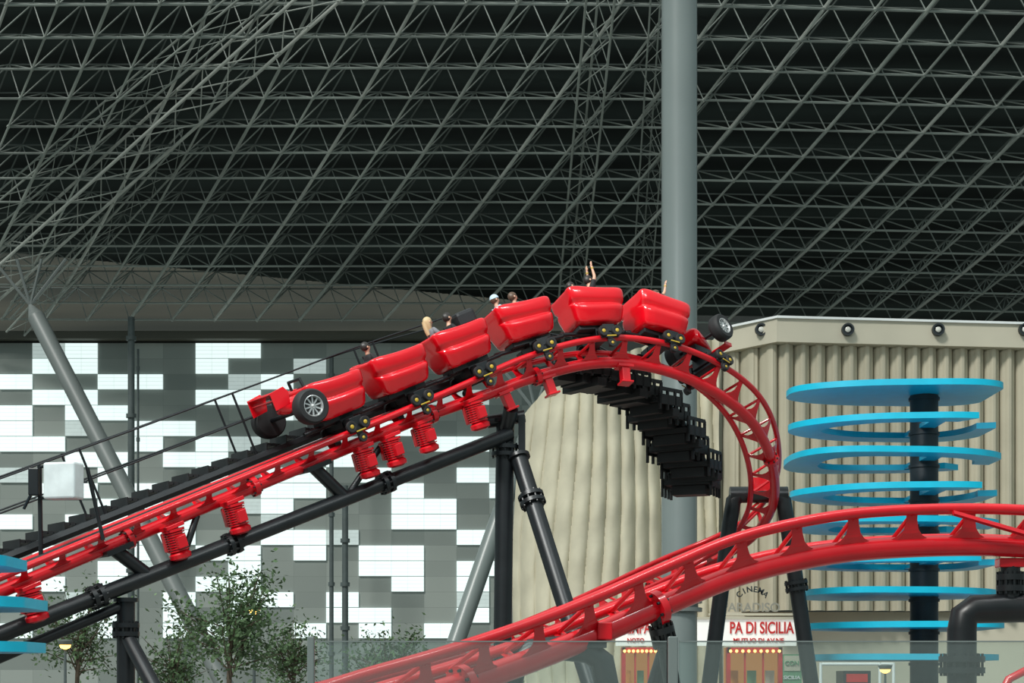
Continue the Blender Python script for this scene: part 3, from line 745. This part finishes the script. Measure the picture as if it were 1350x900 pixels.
STAT = [(-.86, .36, .34, .26, .56, 1.16, 1.15), (-.85, .44, .42, .33, .49, 1.21, 1.20), (-.81, .50, .50, .40, .44, 1.245, 1.235), (-.72, .53, .55, .42, .41, 1.255, 1.24), (-.58, .54, .57, .44, .40, 1.255, 1.20), (-.54, .545, .58, .45, .40, 1.25, .78), (-.25, .55, .59, .46, .40, 1.22, .75), (.12, .55, .60, .46, .40, 1.20, .75), (.36, .54, .59, .45, .40, 1.20, .78),
        (.40, .54, .58, .44, .40, 1.20, 1.16), (.56, .52, .55, .42, .41, 1.20, 1.19), (.67, .48, .49, .37, .44, 1.18, 1.17), (.715, .42, .41, .31, .49, 1.13, 1.12), (.725, .34, .34, .25, .55, 1.08, 1.07)]
def wheel(parent, c, r, wd, big=False):
    c = V(c); s = -1 if c.y < 0 else 1; o = c-V((0, s*wd/2, 0)); ax = (0, s, 0)
    if big:
        w_ = MB().lathe(o, ax, [(0, r*.60), (0, r*.88), (wd*.12, r*.97), (wd*.3, r), (wd*.7, r), (wd*.88, r*.97), (wd, r*.88), (wd, r*.60), (wd*.8, r*.57)], n=36).build('wheel', 'tyre', parent)
        MB().lathe(o, ax, [(wd*.5, r*.57), (wd*.97, r*.57), (wd*.99, r*.60), (wd*1.0, r*.56), (wd*.8, r*.50), (wd*.62, r*.48), (wd*.62, .02)], n=36).build('rim', 'rim', w_)
        cc = o+V((0, s*wd*.80, 0))
        for k in range(10):
            a = k*math.pi/5; d = V((math.cos(a), 0, math.sin(a))); tt = V((-math.sin(a), 0, math.cos(a)))
            MB().box(cc+d*r*.3, d*r*.24, tt*r*.045, V((0, .02, 0))).build('spoke', 'rim', w_)
        MB().lathe(cc-V((0, s*.03, 0)), ax, [(0, r*.14), (.06, r*.12), (.08, r*.06)], n=16).build('hub_nut', 'rim', w_)
        MB().lathe(o, ax, [(wd*.60, r*.5), (wd*.63, r*.49), (wd*.64, .01)], n=24).build('brake_disc', 'tyre', w_)
    else:
        w_ = MB().lathe(o, ax, [(0, r*.6), (0, r*.92), (wd*.2, r), (wd*.8, r), (wd, r*.92), (wd, r*.6), (wd*.9, r*.55)], n=20).build('wheel', 'tyre', parent)
        MB().lathe(o, ax, [(wd*.7, r*.40), (wd*1.0, r*.34), (wd*1.1, r*.2)], n=16).build('hub', 'yellow', w_)
def bogie(parent, x):
    f = MB()
    f.bx((x, 0, .12), .22, 1.0, .12); f.bx((x, 0, .28), .34, .5, .3)
    for s in (-1, 1):
        f.bx((x, s*.56, .04), .44, .05, .14); f.bx((x, s*.56, -.12), .14, .05, .26); f.bx((x, s*.45, .20), .3, .3, .18)
    f.build('bogie_frame', 'black', parent, smooth=False, bevel=.01)
    for s in (-1, 1):
        wheel(parent, (x-.17, s*.62, .11), .125, .09); wheel(parent, (x+.17, s*.62, .11), .125, .09); wheel(parent, (x, s*.62, -.18), .095, .08)
        MB().bx((x, s*.67, -.02), .24, .02, .03).build('yellow_guard', 'yellow', parent, smooth=False, bevel=.008)
def car(label):
    t = thing('coaster_car', (0, 0, 0), label, 'roller coaster car', 'red cars of the coaster train')
    loft([section(*s) for s in STAT]).build('body_shell', 'carred', t, sub=2)
    MB().bx((-.02, 0, .36), 1.0, .5, .12).build('chassis', 'black', t, smooth=False, bevel=.02)
    bogie(t, .05)
    MB().tube((-.92, 0, .30), (.9, 0, .30), .05).build('coupling', 'black', t)
    for s in (-1, 1):
        MB().bx((-.24, s*.23, .82), .36, .36, .10).build('seat_cushion', 'seat', t, smooth=False, bevel=.03)
        MB().box((-.43, s*.23, 1.02), (.05, 0, .01), (0, .17, 0), (-.03, 0, .24)).build('seat_back', 'seat', t, smooth=False, bevel=.04)
    MB().sweep([V((.25, -.38, .85)), V((.12, -.38, 1.08)), V((.05, -.36, 1.13)), V((.05, .36, 1.13)), V((.12, .38, 1.08)), V((.25, .38, .85))], .025, 8).build('lap_bar', 'black', t)
    return t
def place(o, px):
    p, T, N, U = MP[find(px, LIM)]
    m = Matrix((T, -N, U)).transposed().to_4x4(); m.translation = p
    o.matrix_world = m; return m
cars = {}
CP_ = [('B', 541, 'second red car from the rear of the train'), ('C', 624, 'third red car from the rear, with a fair-haired rider'), ('D', 706, 'fourth red car from the rear, just before the crest'), ('E', 790, 'red car at the very top of the crest with arm-raising rider'), ('F', 870, 'red car right behind the spoked front wheel, heading down')]
proto = None; COBJ = {}
for key, px, lb in CP_:
    if proto is None: o = proto = car(lb)
    else: o = copy_tree(proto); o['label'] = lb
    cars[key] = place(o, px); COBJ[key] = o; ORIG[o.name] = V((0, 0, 0))
MB().bx((.30, -.1, 1.32), .5, .6, .36).build('head_rest_shell', 'seat', COBJ['C'], smooth=False, bevel=.08)
A = car('rearmost red car with wide black tyres and a rear wing')
for s in (-1, 1): wheel(A, (-1.00, s*.92, .82) if s < 0 else (-1.12, .98, .80), .37, .34, True)
MB().tube((-1.00, -.85, .82), (-1.12, .92, .80), .05).build('rear_axle', 'black', A)
loft([[V((x, y*w_, zc_+z*h_)) for y, z in ((-1, -.6), (-.7, -1), (.7, -1), (1, -.6), (1, .6), (.6, 1), (-.6, 1), (-1, .6))] for x, w_, h_, zc_ in ((-.68, .38, .24, .94), (-1.0, .26, .18, .96), (-1.35, .13, .11, .98))]).build('tail_cone', 'carred', A, sub=1)
m_ = MB()
m_.box((-1.42, 0, 1.30), (.17, 0, -.05), (0, .56, 0), (.01, 0, .02)); m_.box((-1.44, 0, 1.18), (.12, 0, -.02), (0, .56, 0), (.0, 0, .015)); m_.build('wing_blade', 'carred', A, smooth=False, bevel=.01)
for s in (-1, 1): MB().hull([(-1.60, s*.57, .98), (-1.24, s*.57, 1.02), (-1.18, s*.57, 1.26), (-1.26, s*.57, 1.40), (-1.60, s*.57, 1.36)], (0, s*.03, 0)).build('wing_endplate', 'carred', A, smooth=False, bevel=.008)
MB().bx((-1.30, 0, 1.10), .08, .08, .3).build('wing_strut', 'black', A, smooth=False)
MB().sweep([V((-.66, -.3, 1.18)), V((-.68, -.28, 1.42)), V((-.68, .28, 1.42)), V((-.66, .3, 1.18))], .035, 8).build('roll_hoop', 'black', A)
cars['A'] = place(A, 454)
Nn = thing('nose_car', (0, 0, 0), 'low red nose unit with spoked wheels at the front of the train', 'roller coaster car', 'red cars of the coaster train')
def sec2(x, w_, zb, zt): return [V((x, y*w_, zb+(zt-zb)*z)) for y, z in ((-1, .25), (-.75, 0), (.75, 0), (1, .25), (1, .7), (.65, 1), (-.65, 1), (-1, .7))]
loft([sec2(-.50, .36, .66, 1.10), sec2(-.3, .32, .64, 1.04), sec2(.0, .24, .62, .94), sec2(.22, .15, .62, .80), sec2(.32, .10, .62, .72)]).build('nose_cone', 'carred', Nn, sub=2)
for s in (-1, 1): wheel(Nn, (-.02, s*.72, .86), .33, .28, True)
MB().tube((-.02, -.7, .86), (-.02, .7, .86), .04).build('front_axle', 'black', Nn)
MB().box((.30, 0, .56), (.12, 0, .0), (0, .60, 0), (0, 0, .018)).build('front_wing', 'carred', Nn, smooth=False, bevel=.01)
for s in (-1, 1): MB().bx((.30, s*.61, .59), .26, .03, .10).build('wing_endplate', 'carred', Nn, smooth=False, bevel=.01)
MB().bx((-.15, 0, .50), .6, .4, .16).build('chassis', 'black', Nn, smooth=False)
R_ = Matrix.Rotation(math.radians(-10), 4, 'Y')
for ch in Nn.children: ch.matrix_basis = R_
bogie(Nn, 0)
place(Nn, 928)

# ------------------------------------------------------------ riders
def skinmesh(name, chains, m, parent, sub=2):
    me = bpy.data.meshes.new(name); bm = bmesh.new(); lay = bm.verts.layers.skin.verify(); seen = {}
    for root, ch in chains:
        prev = None
        for q, (c, r) in enumerate(ch):
            key = (round(c[0], 4), round(c[1], 4), round(c[2], 4))
            if key in seen: v = seen[key]
            else:
                v = bm.verts.new(c); v[lay].radius = (r, r); v[lay].use_root = bool(root and q == 0); seen[key] = v
            if prev is not None and prev is not v: bm.edges.new((prev, v))
            prev = v
    bm.to_mesh(me); bm.free(); me.materials.append(M[m] if isinstance(m, str) else m)
    o = bpy.data.objects.new(name, me); COL.objects.link(o); o.parent = parent; ORIG[o.name] = V((0, 0, 0))
    md = o.modifiers.new('skin', 'SKIN'); md.use_smooth_shade = True
    md = o.modifiers.new('sub', 'SUBSURF'); md.levels = sub; md.render_levels = sub
    return o
def rider(label, shirt, hair, carm, x, y, arms='down', longhair=False, lean=0, z=.85, look=0, cap=None, S=.9):
    t = thing('person', (0, 0, 0), label, 'person')
    def q(a, b_, c): return (a+lean*max(0, c)*.5, b_, c)
    pel, sp, ch, nb = q(0, 0, .10), q(0, 0, .28), q(0, 0, .44), q(0, 0, .56)
    nk, hd, ht = q(.01, 0, .64), q(.03, 0, .75), q(.02, 0, .84)
    body = [(True, [(pel, .13), (sp, .12), (ch, .13), (nb, .07), (nk, .052), (q(.03, 0, .70), .08), (hd, .097), (ht, .075)]),
            (False, [(hd, .1), (q(.125, 0, .745), .02)])]
    sh = [(True, [(pel, .155), (sp, .14), (ch, .15), (nb, .08)])]
    tr = [(True, [(q(0, 0, .2), .135), (pel, .16)])]
    for s in (-1, 1):
        S0 = q(0, s*.165, .52)
        if arms == 'up': el = q(.10, s*.20, .78); wr = q(.10, s*.15, 1.02); hn = q(.10, s*.145, 1.09)
        elif arms == 'one' and s < 0: el = q(.14, s*.22, .74); wr = q(.20, s*.18, .97); hn = q(.21, s*.18, 1.04)
        else: el = q(.10, s*.25, .30); wr = q(.32, s*.18, .32); hn = q(.39, s*.17, .33)
        body.append((False, [(ch, .12), (S0, .062), (el, .042), (wr, .028), (hn, .034)]))
        sh.append((False, [(ch, .13), (S0, .078), (tuple(lerp(a, b_, .8) for a, b_ in zip(S0, el)), .058)]))
        d = (V(hn)-V(wr)).normalized(); side = V((0, 1, 0))
        for f in range(4):
            off = (f-1.5)*.019; L = (.060, .076, .082, .066)[f]; b0 = V(hn)+side*off; bend = V((.25, 0, 0)) if d.z > .5 else V((0, 0, -.5))
            p1 = b0+d*.035; p2 = p1+(d+side*(f-1.5)*.12)*L*.5; p3 = p2+(d+bend*.5+side*(f-1.5)*.12)*L*.5
            body.append((True, [(tuple(b0), .012), (tuple(p1), .010), (tuple(p2), .009), (tuple(p3), .0075)]))
        tb = V(hn)-d*.02; body.append((True, [(tuple(tb-side*s*.01), .014), (tuple(tb-side*s*.05+d*.02), .011), (tuple(tb-side*s*.065+d*.055), .009)]))
        hp = q(.03, s*.09, .08); kn = (.36, s*.11, .12); an = (.40, s*.11, -.18); ft_ = (.48, s*.11, -.21)
        body.append((False, [(pel, .13), (hp, .08), (kn, .058), (an, .04), (ft_, .035)]))
        tr.append((False, [(pel, .16), (hp, .098), (kn, .072), (an, .052)]))
    skinmesh('body', body, 'skin', t); skinmesh('shirt', sh, shirt, t); skinmesh('trousers', tr, 'seat', t)
    c = V(q(.012, 0, .775)); hm = MB(); rows = []
    for j in range(11):
        th = math.pi*(j/10)*(.78 if not longhair else .85); row = []
        for i in range(25):
            ph = 2*math.pi*i/24; fx = math.cos(ph)
            lim_ = th*(1-.42*max(0, fx))
            rr_ = .113+.004*math.sin(ph*9)
            row.append(c+V((math.cos(ph)*math.sin(lim_)*rr_*1.02-.008, math.sin(ph)*math.sin(lim_)*rr_*.93, math.cos(lim_)*rr_*1.05-(.16*max(0, (th-1.6)) if longhair and fx < .2 else 0))))
        rows.append(row)
    hm.grid(rows); hm.build('hair', hair, t)
    if longhair:
        MB().sweep([c+V((-.09, 0, .02)), c+V((-.115, 0, -.10)), c+V((-.12, 0, -.22)), c+V((-.11, 0, -.32))], .062, 10).build('long_hair', hair, t)
    if cap:
        cm = MB(); rows = []
        for j in range(6):
            th = math.pi*.5*j/5; rows.append([c+V((math.cos(a)*math.sin(th)*.125, math.sin(a)*math.sin(th)*.118, .01+math.cos(th)*.125)) for a in [2*math.pi*i/20 for i in range(21)]])
        cm.grid(rows).build('sun_hat', cap, t)
    for s in (-1, 1):
        e = V(q(.118, s*.036, .762)); MB().lathe(e, (1, 0, 0), [(0, .012), (.006, .011), (.01, .004)], n=8).build('eye', 'tyre', t)
        MB().lathe(V(q(.02, s*.095, .75)), (0, s, 0), [(0, .022), (.012, .026), (.018, .012)], n=10).build('ear', 'skin', t)
        if arms == 'up' or (arms == 'one' and s < 0):
            e = V(q(.10, s*.155, 1.0)) if arms == 'up' else V(q(.195, s*.182, .95)); MB().lathe(e, (0, 0, 1), [(0, .03), (0, .036), (.03, .036), (.03, .03)], n=12).build('wristband', 'yellow', t)
    MB().box(V(q(.122, 0, .703)), (.004, 0, 0), (0, .022, 0), (0, 0, .005)).build('mouth', 'letterred', t, smooth=False)
    t.matrix_world = carm @ Matrix.Translation((x, y, z-.02)) @ Matrix.Rotation(look, 4, 'Z') @ Matrix.Scale(S, 4)
    return t
M['blonde'] = mat('hair_blonde', (.55, .40, .22), .6); M['dkhair'] = mat('hair_dark', (.02, .016, .014), .5); M['brhair'] = mat('hair_brown', (.09, .05, .03), .5)
M['blackshirt'] = mat('shirt_black', (.015, .015, .017), .8); M['ltblue'] = mat('cloth_light_blue', (.45, .58, .68), .8); M['greyshirt'] = mat('shirt_grey', (.2, .2, .22), .8)
rider('rider with long blonde hair in the third car from the rear', 'greyshirt', 'blonde', cars['C'], -.36, .20, longhair=True, z=.93)
rider('black-clad rider leaning forward in the third car from the rear', 'blackshirt', 'dkhair', cars['C'], -.2, -.23, lean=.3, z=.82)
rider('rider in a pale blue hat in the fourth car from the rear', 'ltblue', 'brhair', cars['D'], -.34, .2, cap='ltblue', z=.90)
rider('brown-haired rider sitting low in the fourth car from the rear', 'greyshirt', 'brhair', cars['D'], -.1, -.22, z=.76)
rider('rider in black raising both arms in the car on the crest', 'blackshirt', 'dkhair', cars['E'], -.05, -.2, arms='up', z=.82, S=.95)
rider('dark-haired rider with lowered arms in the car on the crest', 'blackshirt', 'dkhair', cars['E'], -.32, .22, z=.90)
rider('rider raising one hand in the car behind the spoked front wheel', 'blackshirt', 'brhair', cars['F'], -.15, -.2, arms='one', z=.76)
rider('dark-haired rider in the second car from the rear', 'blackshirt', 'dkhair', cars['B'], -.36, .2, z=.88)

# ------------------------------------------------------------ glass fence
GY = 12.0
zt_ = P(0, 846, GY).z
gx = [P(410, 0, GY).x, P(887, 0, GY).x, P(1364, 0, GY).x]
for k, lb in enumerate(('slim pale fence post at the left end of the glass', 'pale fence post between the two glass panes')):
    t = thing('fence_post', (gx[k], GY, 0), lb, 'post')
    MB().bx((gx[k], GY, zt_/2+.02), .05 if k == 0 else .07, .06, zt_+.04).build('shaft', 'pillar', t, smooth=False, bevel=.008)
    MB().bx((gx[k], GY, .02), .16, .16, .04).build('foot_plate', 'pillar2', t, smooth=False)
for k in range(2):
    t = thing('glass_pane', ((gx[k]+gx[k+1])/2, GY, 0), ('clear glass fence pane left of the middle post', 'clear glass fence pane right of the middle post')[k], 'glass pane')
    w_ = gx[k+1]-gx[k]-.09
    MB().bx(((gx[k]+gx[k+1])/2, GY, .08+(zt_-.08)/2), w_, .012, zt_-.08).build('glass_sheet', 'glass', t, smooth=False)
    MB().bx(((gx[k]+gx[k+1])/2, GY, .04), w_, .05, .08).build('base_channel', 'pillar', t, smooth=False)
    MB().bx(((gx[k]+gx[k+1])/2, GY, zt_+.004), w_, .02, .010).build('top_edge', 'pillar', t, smooth=False)
